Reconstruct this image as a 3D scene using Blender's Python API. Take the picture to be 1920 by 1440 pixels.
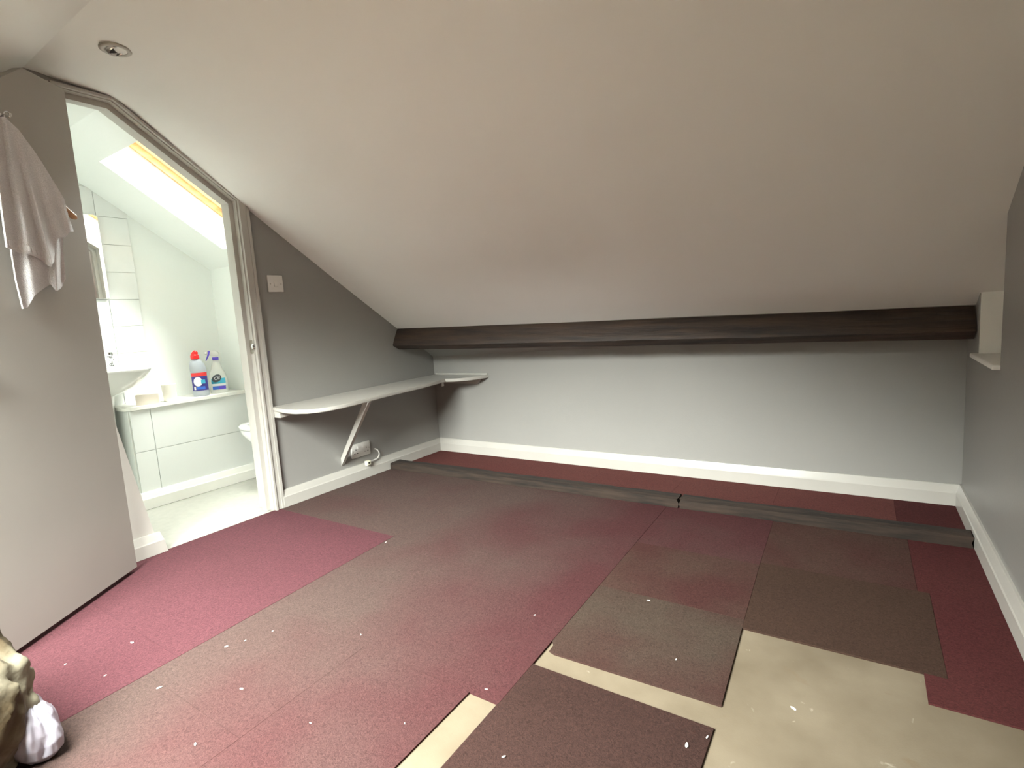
import bpy, bmesh, math, random
from mathutils import Vector, Matrix, noise
random.seed(7)
for o in list(bpy.data.objects): bpy.data.objects.remove(o)
scene = bpy.context.scene
C = scene.collection

# ------------------------------------------------------------------ camera
cam_d = bpy.data.cameras.new('camera'); cam = bpy.data.objects.new('camera', cam_d); C.objects.link(cam)
Fw = Vector((-0.55084085, 0.82554456, -0.12268064)); Rt = Vector((0.83450478, 0.5471259, -0.06523048)); Up = Vector((-0.01327109, 0.1383092, 0.99030018))
cam.matrix_world = Matrix(((Rt.x, Up.x, -Fw.x, 0), (Rt.y, Up.y, -Fw.y, 0), (Rt.z, Up.z, -Fw.z, 1.0), (0, 0, 0, 1)))
cam_d.sensor_width = 36; cam_d.lens = 991.894 / 1920 * 36; cam_d.clip_start = 0.02
scene.camera = cam

# ------------------------------------------------------------------ world (overcast sky) and exposure
w = bpy.data.worlds.new('overcast_sky'); scene.world = w; w.use_nodes = True
bg = w.node_tree.nodes['Background']; bg.inputs[0].default_value = (0.955, 1.0, 0.985, 1); bg.inputs[1].default_value = 84.0
scene.view_settings.view_transform = 'Standard'; scene.view_settings.look = 'None'
scene.view_settings.exposure = 0.1; scene.view_settings.gamma = 1.0; scene.view_settings.use_curve_mapping = False

# room dimensions (metres; camera 1 m above the carpet at the origin)
XL, XR, YB, YF = -2.798, 0.396, 3.107, -1.25

def portal(name, loc, sx, sy, normal):
    d = bpy.data.lights.new(name, 'AREA'); d.shape = 'RECTANGLE'; d.size = sx; d.size_y = sy
    d.cycles.is_portal = True
    o = bpy.data.objects.new(name, d); C.objects.link(o); o.location = loc
    o.rotation_euler = Vector(normal).to_track_quat('-Z', 'X').to_euler()
    return o

# ------------------------------------------------------------------ materials
def new_mat(name):
    m = bpy.data.materials.new(name); m.use_nodes = True
    nt = m.node_tree; b = nt.nodes['Principled BSDF']
    return m, nt, b
def mat(name, col, rough=0.5, metal=0.0, noise_scale=None, noise_amt=0.08, bump=0.0, bump_scale=60, spec=0.5, col2=None, detail=4, coat=0):
    m, nt, b = new_mat(name)
    b.inputs['Base Color'].default_value = (*col, 1); b.inputs['Roughness'].default_value = rough
    b.inputs['Metallic'].default_value = metal; b.inputs['Specular IOR Level'].default_value = spec
    if coat: b.inputs['Coat Weight'].default_value = coat
    tc = nt.nodes.new('ShaderNodeTexCoord')
    if noise_scale:
        n = nt.nodes.new('ShaderNodeTexNoise'); n.inputs['Scale'].default_value = noise_scale; n.inputs['Detail'].default_value = detail
        nt.links.new(tc.outputs['Object'], n.inputs['Vector'])
        r = nt.nodes.new('ShaderNodeValToRGB'); r.color_ramp.elements[0].position = 0.3; r.color_ramp.elements[1].position = 0.7
        c2 = col2 if col2 else tuple(c * (1 - noise_amt * 2) for c in col)
        r.color_ramp.elements[0].color = (*c2, 1); r.color_ramp.elements[1].color = (*col, 1)
        nt.links.new(n.outputs['Fac'], r.inputs['Fac']); nt.links.new(r.outputs['Color'], b.inputs['Base Color'])
    if bump:
        n2 = nt.nodes.new('ShaderNodeTexNoise'); n2.inputs['Scale'].default_value = bump_scale; n2.inputs['Detail'].default_value = 3
        nt.links.new(tc.outputs['Object'], n2.inputs['Vector'])
        bp = nt.nodes.new('ShaderNodeBump'); bp.inputs['Strength'].default_value = bump; bp.inputs['Distance'].default_value = 0.01
        nt.links.new(n2.outputs['Fac'], bp.inputs['Height']); nt.links.new(bp.outputs['Normal'], b.inputs['Normal'])
    return m
def carpet(name, cols, scale=2.2, seed=0.0, drift=None):
    """short looped pile: large worn patches of two dyes, fine light fibres, bump"""
    m, nt, b = new_mat(name); L = nt.links
    tc = nt.nodes.new('ShaderNodeTexCoord')
    mp = nt.nodes.new('ShaderNodeMapping'); mp.inputs['Location'].default_value = (seed, seed * 1.7, 0)
    L.new(tc.outputs['Object'], mp.inputs['Vector'])
    n = nt.nodes.new('ShaderNodeTexNoise'); n.inputs['Scale'].default_value = scale; n.inputs['Detail'].default_value = 3
    L.new(mp.outputs[0], n.inputs['Vector'])
    r = nt.nodes.new('ShaderNodeValToRGB'); r.color_ramp.elements[0].position = 0.35; r.color_ramp.elements[1].position = 0.65
    r.color_ramp.elements[0].color = (*cols[0], 1); r.color_ramp.elements[1].color = (*cols[1], 1)
    if drift:      # wear changes gradually across the room, from x = drift[0] to drift[1]
        sx = nt.nodes.new('ShaderNodeSeparateXYZ'); L.new(tc.outputs['Object'], sx.inputs[0])
        mr = nt.nodes.new('ShaderNodeMapRange'); mr.inputs['From Min'].default_value = drift[0]; mr.inputs['From Max'].default_value = drift[1]; mr.inputs['To Min'].default_value = 0.28; mr.inputs['To Max'].default_value = -0.28
        L.new(sx.outputs['X'], mr.inputs['Value']); ad = nt.nodes.new('ShaderNodeMath'); ad.operation = 'ADD'
        L.new(n.outputs['Fac'], ad.inputs[0]); L.new(mr.outputs[0], ad.inputs[1]); L.new(ad.outputs[0], r.inputs['Fac'])
        r.color_ramp.elements[0].position = 0.2; r.color_ramp.elements[1].position = 0.8
    else: L.new(n.outputs['Fac'], r.inputs['Fac'])
    f = nt.nodes.new('ShaderNodeTexNoise'); f.inputs['Scale'].default_value = 150; f.inputs['Detail'].default_value = 4; f.inputs['Distortion'].default_value = 1.5
    L.new(mp.outputs[0], f.inputs['Vector'])
    fr = nt.nodes.new('ShaderNodeValToRGB'); fr.color_ramp.elements[0].position = 0.35; fr.color_ramp.elements[1].position = 0.68
    fr.color_ramp.elements[0].color = (0.74, 0.74, 0.74, 1); fr.color_ramp.elements[1].color = (1.30, 1.27, 1.25, 1)
    L.new(f.outputs['Fac'], fr.inputs['Fac'])
    mx = nt.nodes.new('ShaderNodeMix'); mx.data_type = 'RGBA'; mx.blend_type = 'MULTIPLY'; mx.inputs['Factor'].default_value = 1.0
    L.new(r.outputs['Color'], mx.inputs['A']); L.new(fr.outputs['Color'], mx.inputs['B'])
    L.new(mx.outputs['Result'], b.inputs['Base Color'])
    bm_ = nt.nodes.new('ShaderNodeBump'); bm_.inputs['Strength'].default_value = 0.35; bm_.inputs['Distance'].default_value = 0.006
    L.new(f.outputs['Fac'], bm_.inputs['Height']); L.new(bm_.outputs['Normal'], b.inputs['Normal'])
    b.inputs['Roughness'].default_value = 0.95; b.inputs['Specular IOR Level'].default_value = 0.1
    return m
def wood(name, dark, light, scale=(3, 40, 40), rough=0.6, bump=0.4, fine=8):
    m, nt, b = new_mat(name); L = nt.links
    tc = nt.nodes.new('ShaderNodeTexCoord'); mp = nt.nodes.new('ShaderNodeMapping'); mp.inputs['Scale'].default_value = scale
    L.new(tc.outputs['Object'], mp.inputs['Vector'])
    n = nt.nodes.new('ShaderNodeTexNoise'); n.inputs['Scale'].default_value = 1.0; n.inputs['Detail'].default_value = fine; n.inputs['Roughness'].default_value = 0.65
    L.new(mp.outputs[0], n.inputs['Vector'])
    r = nt.nodes.new('ShaderNodeValToRGB'); r.color_ramp.elements[0].position = 0.35; r.color_ramp.elements[1].position = 0.68
    r.color_ramp.elements[0].color = (*dark, 1); r.color_ramp.elements[1].color = (*light, 1)
    L.new(n.outputs['Fac'], r.inputs['Fac']); L.new(r.outputs['Color'], b.inputs['Base Color'])
    bp = nt.nodes.new('ShaderNodeBump'); bp.inputs['Strength'].default_value = bump; bp.inputs['Distance'].default_value = 0.006
    L.new(n.outputs['Fac'], bp.inputs['Height']); L.new(bp.outputs['Normal'], b.inputs['Normal'])
    b.inputs['Roughness'].default_value = rough
    return m
def glass(name, tint=1.0):
    m = bpy.data.materials.new(name); m.use_nodes = True; nt = m.node_tree; nt.nodes.clear()
    o = nt.nodes.new('ShaderNodeOutputMaterial'); mx = nt.nodes.new('ShaderNodeMixShader'); t = nt.nodes.new('ShaderNodeBsdfTransparent'); t.inputs[0].default_value = (tint, tint, tint * 0.98, 1)
    g = nt.nodes.new('ShaderNodeBsdfGlossy'); g.inputs['Roughness'].default_value = 0.02; fr = nt.nodes.new('ShaderNodeFresnel'); fr.inputs['IOR'].default_value = 1.45
    nt.links.new(fr.outputs[0], mx.inputs[0]); nt.links.new(t.outputs[0], mx.inputs[1]); nt.links.new(g.outputs[0], mx.inputs[2]); nt.links.new(mx.outputs[0], o.inputs[0])
    return m

M = {}
M['ceiling'] = mat('ceiling_white_silk_paint', (0.90, 0.89, 0.855), 0.45, noise_scale=1.3, noise_amt=0.02, bump=0.16, bump_scale=6, spec=0.4)
M['wall'] = mat('grey_wall_paint', (0.300, 0.292, 0.274), 0.42, noise_scale=2, noise_amt=0.02, bump=0.05, bump_scale=120, spec=0.4)
M['bath_wall'] = mat('white_bathroom_paint', (0.86, 0.89, 0.85), 0.5, noise_scale=2, noise_amt=0.01, bump=0.03, bump_scale=90)
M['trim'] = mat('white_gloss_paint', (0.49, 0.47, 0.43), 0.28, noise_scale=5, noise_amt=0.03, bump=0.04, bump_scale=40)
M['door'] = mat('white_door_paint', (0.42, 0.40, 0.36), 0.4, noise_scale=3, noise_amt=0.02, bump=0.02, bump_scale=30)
M['tile'] = mat('white_glazed_tile', (0.80, 0.82, 0.79), 0.18, noise_scale=9, noise_amt=0.01)
M['grout'] = mat('tile_grout', (0.60, 0.61, 0.57), 0.85, noise_scale=40, noise_amt=0.03)
M['vinyl'] = mat('pale_vinyl_floor', (0.41, 0.405, 0.355), 0.45, noise_scale=26, noise_amt=0.05, bump=0.05, bump_scale=100)
M['ceramic'] = mat('white_sanitary_ceramic', (0.84, 0.85, 0.82), 0.1, noise_scale=3, noise_amt=0.005, coat=0.3)
M['chrome'] = mat('polished_chrome', (0.75, 0.75, 0.76), 0.12, metal=1.0, noise_scale=20, noise_amt=0.02)
M['mirror'] = mat('mirror_glass', (0.90, 0.91, 0.90), 0.01, metal=1.0, noise_scale=2, noise_amt=0.003)
M['glass'] = glass('window_glass')
M['glass_dim'] = glass('dimmed_window_glass', 0.90)  # clear glass, tint added to dim the daylight entering the bathroom
M['pine'] = wood('varnished_pine', (0.50, 0.23, 0.075), (0.78, 0.46, 0.19), (30, 5, 30), 0.35, 0.1)
M['pine_lit'] = wood('lit_pine', (0.74, 0.60, 0.33), (0.86, 0.74, 0.46), (30, 5, 30), 0.35, 0.05)  # same pine, lightened to paint in strong light near the pane
M['oak_old'] = wood('dark_aged_oak', (0.009, 0.005, 0.003), (0.056, 0.031, 0.018), (2.2, 34, 34), 0.6, 0.7)
M['batten'] = wood('dark_stained_batten', (0.009, 0.0055, 0.0035), (0.040, 0.024, 0.0155), (4, 40, 40), 0.9, 0.6)
M['subfloor'] = mat('dusty_chipboard', (0.196, 0.160, 0.113), 0.9, noise_scale=5, col2=(0.140, 0.111, 0.075), bump=0.05, bump_scale=300, detail=12, spec=0.15)
def scuff(m):
    """darker damp stains and pale scuffs over the board"""
    nt = m.node_tree; b = nt.nodes['Principled BSDF']; src = b.inputs['Base Color'].links[0].from_socket
    tc = nt.nodes.new('ShaderNodeTexCoord')
    for sc, lo, hi, col in ((9.0, 0.66, 0.74, (0.150, 0.105, 0.062, 1)), (22.0, 0.70, 0.76, (0.40, 0.36, 0.29, 1))):
        n = nt.nodes.new('ShaderNodeTexNoise'); n.inputs['Scale'].default_value = sc; n.inputs['Detail'].default_value = 5; n.inputs['Distortion'].default_value = 0.8
        nt.links.new(tc.outputs['Object'], n.inputs['Vector'])
        r = nt.nodes.new('ShaderNodeMapRange'); r.inputs['From Min'].default_value = lo; r.inputs['From Max'].default_value = hi; r.inputs['To Max'].default_value = 0.55
        nt.links.new(n.outputs['Fac'], r.inputs['Value'])
        mx = nt.nodes.new('ShaderNodeMix'); mx.data_type = 'RGBA'; mx.inputs['B'].default_value = col
        nt.links.new(r.outputs[0], mx.inputs['Factor']); nt.links.new(src, mx.inputs['A']); src = mx.outputs['Result']
    nt.links.new(src, b.inputs['Base Color'])
scuff(M['subfloor'])
M['reveal'] = mat('white_reveal_paint', (0.88, 0.87, 0.81), 0.5, noise_scale=6, noise_amt=0.02)
M['plastic'] = mat('white_electrical_plastic', (0.72, 0.70, 0.66), 0.3, noise_scale=8, noise_amt=0.01)
M['plastic_cream'] = mat('cream_plastic', (0.80, 0.78, 0.60), 0.35, noise_scale=8, noise_amt=0.02)
M['dark'] = mat('dark_recess', (0.02, 0.018, 0.016), 0.6, noise_scale=8, noise_amt=0.1)
M['brass'] = mat('dull_screw_metal', (0.42, 0.40, 0.34), 0.4, metal=0.8, noise_scale=30, noise_amt=0.05)
M['red'] = mat('red_plastic', (0.80, 0.02, 0.02), 0.3, noise_scale=10, noise_amt=0.03)
M['greybottle'] = mat('grey_translucent_bottle', (0.40, 0.43, 0.46), 0.3, noise_scale=10, noise_amt=0.03)
M['clearbottle'] = mat('clear_white_bottle', (0.74, 0.75, 0.69), 0.25, noise_scale=10, noise_amt=0.02)
M['navy'] = mat('navy_label', (0.055, 0.045, 0.26), 0.4, noise_scale=14, noise_amt=0.1)
M['redlabel'] = mat('red_label', (0.80, 0.05, 0.05), 0.4, noise_scale=14, noise_amt=0.05)
M['blue'] = mat('blue_label', (0.05, 0.16, 0.62), 0.4, noise_scale=14, noise_amt=0.08)
M['cyan'] = mat('cyan_label', (0.08, 0.50, 0.68), 0.4, noise_scale=14, noise_amt=0.08)
M['purple'] = mat('violet_label', (0.12, 0.08, 0.58), 0.4, noise_scale=14, noise_amt=0.08)
M['greylogo'] = mat('dark_grey_label', (0.06, 0.07, 0.08), 0.4, noise_scale=14, noise_amt=0.08)
M['whitelabel'] = mat('white_label', (0.85, 0.86, 0.86), 0.4, noise_scale=14, noise_amt=0.02)
M['card'] = mat('cream_card', (0.78, 0.70, 0.60), 0.6, noise_scale=14, noise_amt=0.03)
M['tumbler'] = mat('off_white_tumbler', (0.80, 0.78, 0.70), 0.3, noise_scale=6, noise_amt=0.02)
M['towel'] = mat('pale_grey_terry', (0.90, 0.885, 0.885), 0.95, noise_scale=300, noise_amt=0.10, bump=0.6, bump_scale=400, spec=0.1)
M['band'] = mat('white_towel_band', (0.85, 0.84, 0.84), 0.9, noise_scale=200, noise_amt=0.05, spec=0.1)
M['hanger'] = wood('beech_hanger', (0.42, 0.23, 0.11), (0.62, 0.38, 0.20), (8, 50, 50), 0.45, 0.1)
M['sheet'] = mat('stained_cream_sheet', (0.25, 0.225, 0.163), 0.8, noise_scale=6, col2=(0.075, 0.055, 0.030), bump=0.35, bump_scale=40, detail=6, spec=0.2)
for nd in M['sheet'].node_tree.nodes:
    if nd.type == 'VALTORGB': nd.color_ramp.elements[0].position = 0.38; nd.color_ramp.elements[1].position = 0.56
M['bag'] = mat('white_thin_plastic', (0.46, 0.44, 0.51), 0.45, noise_scale=5, noise_amt=0.03, bump=0.1, bump_scale=30)
M['flake'] = mat('white_paint_flake', (0.85, 0.83, 0.78), 0.6, noise_scale=50, noise_amt=0.05)
M['c_pink'] = carpet('carpet_rose', ((0.0834, 0.0313, 0.0376), (0.0768, 0.0297, 0.0345)), 1.6, 3.1)
M['c_brown'] = carpet('carpet_faded_brown', ((0.0616, 0.0235, 0.0243), (0.0702, 0.0470, 0.0412)), 2.0, 1.3, drift=(-1.75, -0.85))
M['c_mix'] = M['c_brown']
M['c_grey'] = carpet('carpet_grey_brown', ((0.0562, 0.0404, 0.0308), (0.0481, 0.0250, 0.0205)), 3.0, 8.4)
M['c_dark'] = carpet('carpet_dark_brown', ((0.0350, 0.0183, 0.0150), (0.0397, 0.0211, 0.0177)), 2.0, 2.2)
M['c_olive'] = carpet('carpet_olive_brown', ((0.0434, 0.0250, 0.0183), (0.0485, 0.0281, 0.0202)), 2.0, 7.2)
M['c_burg'] = carpet('carpet_burgundy', ((0.0627, 0.0171, 0.0177), (0.0673, 0.0204, 0.0198)), 2.0, 6.6)
M['c_back'] = carpet('carpet_wine', ((0.1017, 0.0339, 0.0308), (0.1071, 0.0384, 0.0339)), 2.0, 4.6)
M['c_stain'] = carpet('carpet_mottled', ((0.0535, 0.0224, 0.0199), (0.0589, 0.0339, 0.0269)), 3.2, 9.1)

# ------------------------------------------------------------------ mesh helpers
def obj(name, bm, m, parent=None, smooth=None, loc=None):
    me = bpy.data.meshes.new(name); bm.normal_update(); bm.to_mesh(me); bm.free()
    if m is not None: me.materials.append(M[m] if isinstance(m, str) else m)
    if smooth is not None:
        for p in me.polygons: p.use_smooth = True
        me.set_sharp_from_angle(angle=math.radians(smooth))
    o = bpy.data.objects.new(name, me); C.objects.link(o)
    if loc is not None: o.location = loc
    if parent: o.parent = parent
    return o
def thing(name, label, cat, loc=(0, 0, 0), rotz=0, group=None):
    o = bpy.data.objects.new(name, None); C.objects.link(o); o.empty_display_size = 0.05
    o.location = loc; o.rotation_euler = (0, 0, rotz); o['label'] = label; o['category'] = cat
    if group: o['group'] = group
    return o
def tag(o, label, cat, group=None):
    o['label'] = label; o['category'] = cat
    if group: o['group'] = group
    return o
def struct(o, label=None):
    o['kind'] = 'structure'
    if label: o['label'] = label
    return o
def B(): return bmesh.new()
def box(bm, x0, x1, y0, y1, z0, z1, bev=0.0):
    v = [bm.verts.new(p) for p in ((x0, y0, z0), (x1, y0, z0), (x1, y1, z0), (x0, y1, z0), (x0, y0, z1), (x1, y0, z1), (x1, y1, z1), (x0, y1, z1))]
    fs = [bm.faces.new([v[i] for i in f]) for f in ((3, 2, 1, 0), (4, 5, 6, 7), (0, 1, 5, 4), (1, 2, 6, 5), (2, 3, 7, 6), (3, 0, 4, 7))]
    if bev:
        es = list({e for f in fs for e in f.edges})
        bmesh.ops.bevel(bm, geom=es, offset=bev, segments=2, affect='EDGES', profile=0.5)
    return bm
def prism(bm, pts, fn0, fn1):
    """closed polygon pts mapped by fn0 and fn1 to the two ends"""
    a = [bm.verts.new(fn0(*p)) for p in pts]; b = [bm.verts.new(fn1(*p)) for p in pts]; n = len(pts)
    bm.faces.new(a[::-1]); bm.faces.new(b)
    for i in range(n): bm.faces.new((a[i], a[(i + 1) % n], b[(i + 1) % n], b[i]))
    bmesh.ops.recalc_face_normals(bm, faces=bm.faces[:])
    return bm
def prism_x(pts, x0, x1): return prism(B(), pts, lambda y, z: (x0, y, z), lambda y, z: (x1, y, z))
def prism_z(pts, z0, z1): return prism(B(), pts, lambda x, y: (x, y, z0), lambda x, y: (x, y, z1))
def loft(bm, rings, cap0=True, cap1=True, closed=True):
    vs = [[bm.verts.new(p) for p in r] for r in rings]; n = len(vs[0])
    for a, b in zip(vs, vs[1:]):
        for i in range(n if closed else n - 1): bm.faces.new((a[i], a[(i + 1) % n], b[(i + 1) % n], b[i]))
    if cap0: bm.faces.new(vs[0][::-1])
    if cap1: bm.faces.new(vs[-1])
    bmesh.ops.recalc_face_normals(bm, faces=bm.faces[:])
    return bm
def lathe(bm, prof, n=32, c=(0, 0), sx=1, sy=1, cap0=True, cap1=True, off=None):
    rings = []
    for k, (r, z) in enumerate(prof):
        ox, oy = off(z) if off else (0, 0)
        rings.append([(c[0] + ox + sx * r * math.cos(2 * math.pi * i / n), c[1] + oy + sy * r * math.sin(2 * math.pi * i / n), z) for i in range(n)])
    return loft(bm, rings, cap0, cap1)
def tube(bm, pts, r, n=10, caps=True):
    pts = [Vector(p) for p in pts]; rings = []; up = Vector((0, 0, 1))
    for i, p in enumerate(pts):
        t = (pts[min(i + 1, len(pts) - 1)] - pts[max(i - 1, 0)]).normalized()
        a = t.cross(up)
        if a.length < 0.05: a = t.cross(Vector((1, 0, 0)))
        a.normalize(); b = t.cross(a)
        rr = r[i] if isinstance(r, (list, tuple)) else r
        rings.append([p + rr * (a * math.cos(2 * math.pi * k / n) + b * math.sin(2 * math.pi * k / n)) for k in range(n)])
    return loft(bm, rings, caps, caps)
def spline(pts, n=8):
    """Catmull-Rom through points"""
    P = [Vector(p) for p in pts]; P = [P[0] * 2 - P[1]] + P + [P[-1] * 2 - P[-2]]; out = []
    for i in range(1, len(P) - 2):
        for k in range(n):
            t = k / n
            out.append(0.5 * ((2 * P[i]) + (P[i + 1] - P[i - 1]) * t + (2 * P[i - 1] - 5 * P[i] + 4 * P[i + 1] - P[i + 2]) * t * t + (3 * P[i] - P[i - 1] - 3 * P[i + 1] + P[i + 2]) * t ** 3))
    out.append(P[-2]); return out
def lerp(a, b, t): return a + (b - a) * t
def poly_at(pl, t):
    """point at fraction t of polyline pl (by index spacing)"""
    k = t * (len(pl) - 1); i = min(int(k), len(pl) - 2); f = k - i
    return tuple(lerp(pl[i][j], pl[i + 1][j], f) for j in range(len(pl[0])))

# ------------------------------------------------------------------ structure: ceilings
PL = [(3.30, 0.62), (3.107, 0.745), (2.753, 0.982), (2.2, 1.352), (1.714, 1.688), (1.40, 1.914), (1.22, 2.043), (1.17, 2.073), (1.12, 2.090), (1.05, 2.096), (0.94, 2.103), (0.88, 2.111), (0.842, 2.112), (0.80, 2.096), (0.74, 2.058)]
PR = [(3.30, 0.705), (3.107, 0.82), (2.931, 0.927), (2.37, 1.262), (1.80, 1.612), (1.45, 1.83), (1.24, 1.965), (1.15, 2.018), (1.08, 2.055), (1.02, 2.080), (0.94, 2.100), (0.88, 2.111), (0.842, 2.112), (0.80, 2.096), (0.74, 2.058)]
bm = B(); NX = 40; x0, x1 = XL - 0.06, 0.98
grid = []; gridt = []
for i in range(NX + 1):
    x = lerp(x0, x1, i / NX); t = (x - XL) / (XR - XL)
    row = []; rowt = []
    for a, b in zip(PL, PR):
        y, z = lerp(a[0], b[0], t), lerp(a[1], b[1], t)
        z += 0.006 * noise.noise(Vector((x * 1.3, y * 1.3, 4.0)))
        row.append(bm.verts.new((x, y, z))); rowt.append(bm.verts.new((x, y, z + 0.2)))
    grid.append(row); gridt.append(rowt)
for i in range(NX):
    for j in range(len(PL) - 1):
        f_ = bm.faces.new((grid[i][j], grid[i + 1][j], grid[i + 1][j + 1], grid[i][j + 1]))
        if j < 2: f_.material_index = 1          # strip below the beam carries the wall colour
        bm.faces.new((gridt[i][j], gridt[i][j + 1], gridt[i + 1][j + 1], gridt[i + 1][j]))
for i in range(NX):
    for j in (0, len(PL) - 1): bm.faces.new((grid[i][j], grid[i + 1][j], gridt[i + 1][j], gridt[i][j]))
for j in range(len(PL) - 1):
    for i in (0, NX): bm.faces.new((grid[i][j], grid[i][j + 1], gridt[i][j + 1], gridt[i][j]))
bmesh.ops.recalc_face_normals(bm, faces=bm.faces[:])
ceiling = struct(obj('ceiling', bm, 'ceiling', smooth=40), 'white sloping attic ceiling with a soft crease at the ridge'); ceiling.data.materials.append(M['wall'])

def slope_frame(y, z, dy, dz):
    """returns fn (x, s, n) -> world; s runs up the slope from (y,z), n upward-outward normal"""
    L = math.hypot(dy, dz); dy /= L; dz /= L
    ny, nz = (-dz, dy) if dy > 0 else (dz, -dy)
    if nz < 0: ny, nz = -ny, -nz
    return lambda x, s, n: (x, y + dy * s + ny * n, z + dz * s + nz * n)
def fbox(bm, fn, a0, a1, b0, b1, c0, c1):
    v = [bm.verts.new(fn(*p)) for p in ((a0, b0, c0), (a1, b0, c0), (a1, b1, c0), (a0, b1, c0), (a0, b0, c1), (a1, b0, c1), (a1, b1, c1), (a0, b1, c1))]
    for f in ((3, 2, 1, 0), (4, 5, 6, 7), (0, 1, 5, 4), (1, 2, 6, 5), (2, 3, 7, 6), (3, 0, 4, 7)): bm.faces.new([v[i] for i in f])
    bmesh.ops.recalc_face_normals(bm, faces=bm.faces[:])
def slope_slab(fn, xa, xb, sa, sb, hole, th):
    hx0, hx1, hs0, hs1 = hole; bm = B()
    fbox(bm, fn, xa, hx0, sa, sb, 0, th); fbox(bm, fn, hx1, xb, sa, sb, 0, th)
    fbox(bm, fn, hx0, hx1, sa, hs0, 0, th); fbox(bm, fn, hx0, hx1, hs1, sb, 0, th)
    return bm
def roof_window(name, fn, hole, n0, label, fr='pine', gl='glass'):
    """pine lined roof window: fixed frame, opening sash, pane"""
    hx0, hx1, hs0, hs1 = hole
    f = B(); w_ = 0.035 if gl == 'glass' else 0.024
    for (a0, a1, b0, b1) in ((hx0 - .001, hx0 + w_, hs0, hs1), (hx1 - w_, hx1 + .001, hs0, hs1), (hx0 + w_, hx1 - w_, hs0, hs0 + w_), (hx0 + w_, hx1 - w_, hs1 - w_, hs1)):
        fbox(f, fn, a0, a1, b0, b1, n0 + 0.045, n0 + 0.10)
    for (a0, a1, b0, b1) in ((hx0 - .001, hx0 + .014, hs0, hs1), (hx1 - .014, hx1 + .001, hs0, hs1), (hx0 + .014, hx1 - .014, hs0, hs0 + .014), (hx0 + .014, hx1 - .014, hs1 - .014, hs1)):
        fbox(f, fn, a0, a1, b0, b1, n0, n0 + 0.045)
    root = struct(obj(name, f, fr), label)
    if gl != 'glass':      # upper pine jamb, the daylight on it put into a paler colour
        f2 = B(); fbox(f2, fn, hx0 + .0141, hx0 + w_ + .002, hs0, hs1, n0 + 0.036, n0 + 0.085); obj('lit_jamb', f2, 'pine_lit', root)
    s = B(); q = w_ + 0.004; w2 = q + (0.045 if gl == 'glass' else 0.022)
    for (a0, a1, b0, b1) in ((hx0 + q, hx0 + w2, hs0 + q, hs1 - q), (hx1 - w2, hx1 - q, hs0 + q, hs1 - q), (hx0 + w2, hx1 - w2, hs0 + q, hs0 + w2), (hx0 + w2, hx1 - w2, hs1 - w2, hs1 - q)):
        fbox(s, fn, a0, a1, b0, b1, n0 + 0.06, n0 + 0.11)
    obj('sash', s, fr, root)
    g = B(); fbox(g, fn, hx0 + w2 - .01, hx1 - w2 + .01, hs0 + w2 - .01, hs1 - w2 + .01, n0 + 0.085, n0 + 0.089)
    obj('pane', g, gl, root)
    cx, cs = (hx0 + hx1) / 2, (hs0 + hs1) / 2
    a = Vector(fn(cx, cs, n0 + 0.125)); nrm = Vector(fn(cx, cs, 0)) - Vector(fn(cx, cs, 1))
    p = portal('sky_portal', a, hs1 - hs0 + .02, hx1 - hx0 + .02, nrm)
    p.rotation_euler = Matrix((Vector(fn(0, 1, 0)) - Vector(fn(0, 0, 0)), nrm.cross(Vector(fn(0, 1, 0)) - Vector(fn(0, 0, 0))) * -1, -nrm)).transposed().to_euler()
    return root

# opposite slope, above and behind the camera, with the room's roof window
fo = slope_frame(-1.40, 0.646, 2.242, 1.466)          # up towards the ridge at y = 0.842
Lo = math.hypot(2.242, 1.466)
HO = (-2.22, -0.85, 0.50, 2.05)
struct(obj('ceiling_front_slope', slope_slab(fo, XL - 0.06, 0.70, 0, Lo + 0.03, HO, 0.20), 'ceiling'), 'white sloping ceiling on the near side of the ridge')
roof_window('window_1', fo, HO, 0.10, 'pine roof window in the near ceiling slope')
# bathroom ceiling: same slope continues past the partition, with the roof window
fb = slope_frame(3.30, 0.62, -2.08, 1.428)
Lb = math.hypot(2.08, 1.428)
def s_at(y): return (3.30 - y) / (2.08 / Lb)
HB = (-3.457, -2.86, s_at(1.925), s_at(1.309))
bmb = slope_slab(fb, -4.06, XL - 0.05, 0, s_at(1.15), HB, 0.22)
box(bmb, -4.06, XL - 0.05, 0.30, 1.16, 2.093, 2.31)
struct(obj('ceiling_bathroom', bmb, 'bath_wall'), 'white bathroom ceiling sloping down from the head of the doorway')
roof_window('window_2', fb, HB, 0.18, 'pine framed roof window in the white bathroom slope', gl='glass_dim')

# ------------------------------------------------------------------ structure: walls
def top_of(P, d=0.06): return [(y, z + d) for (y, z) in P]
# left wall (partition with door opening)
lw = [(YF - 0.1, 0), (0.915, 0), (0.915, 2.090), (1.147, 2.090), (1.679, 1.727), (1.679, 0), (3.20, 0)]
lw += [(3.20, 0.75)] + [(y, z + 0.06) for (y, z) in PL[1:13]] + [(YF - 0.1, 0.80)]
struct(obj('wall_left', prism_x(lw, XL - 0.132, XL), 'wall'), 'dark grey painted partition wall beside the doorway')
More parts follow.
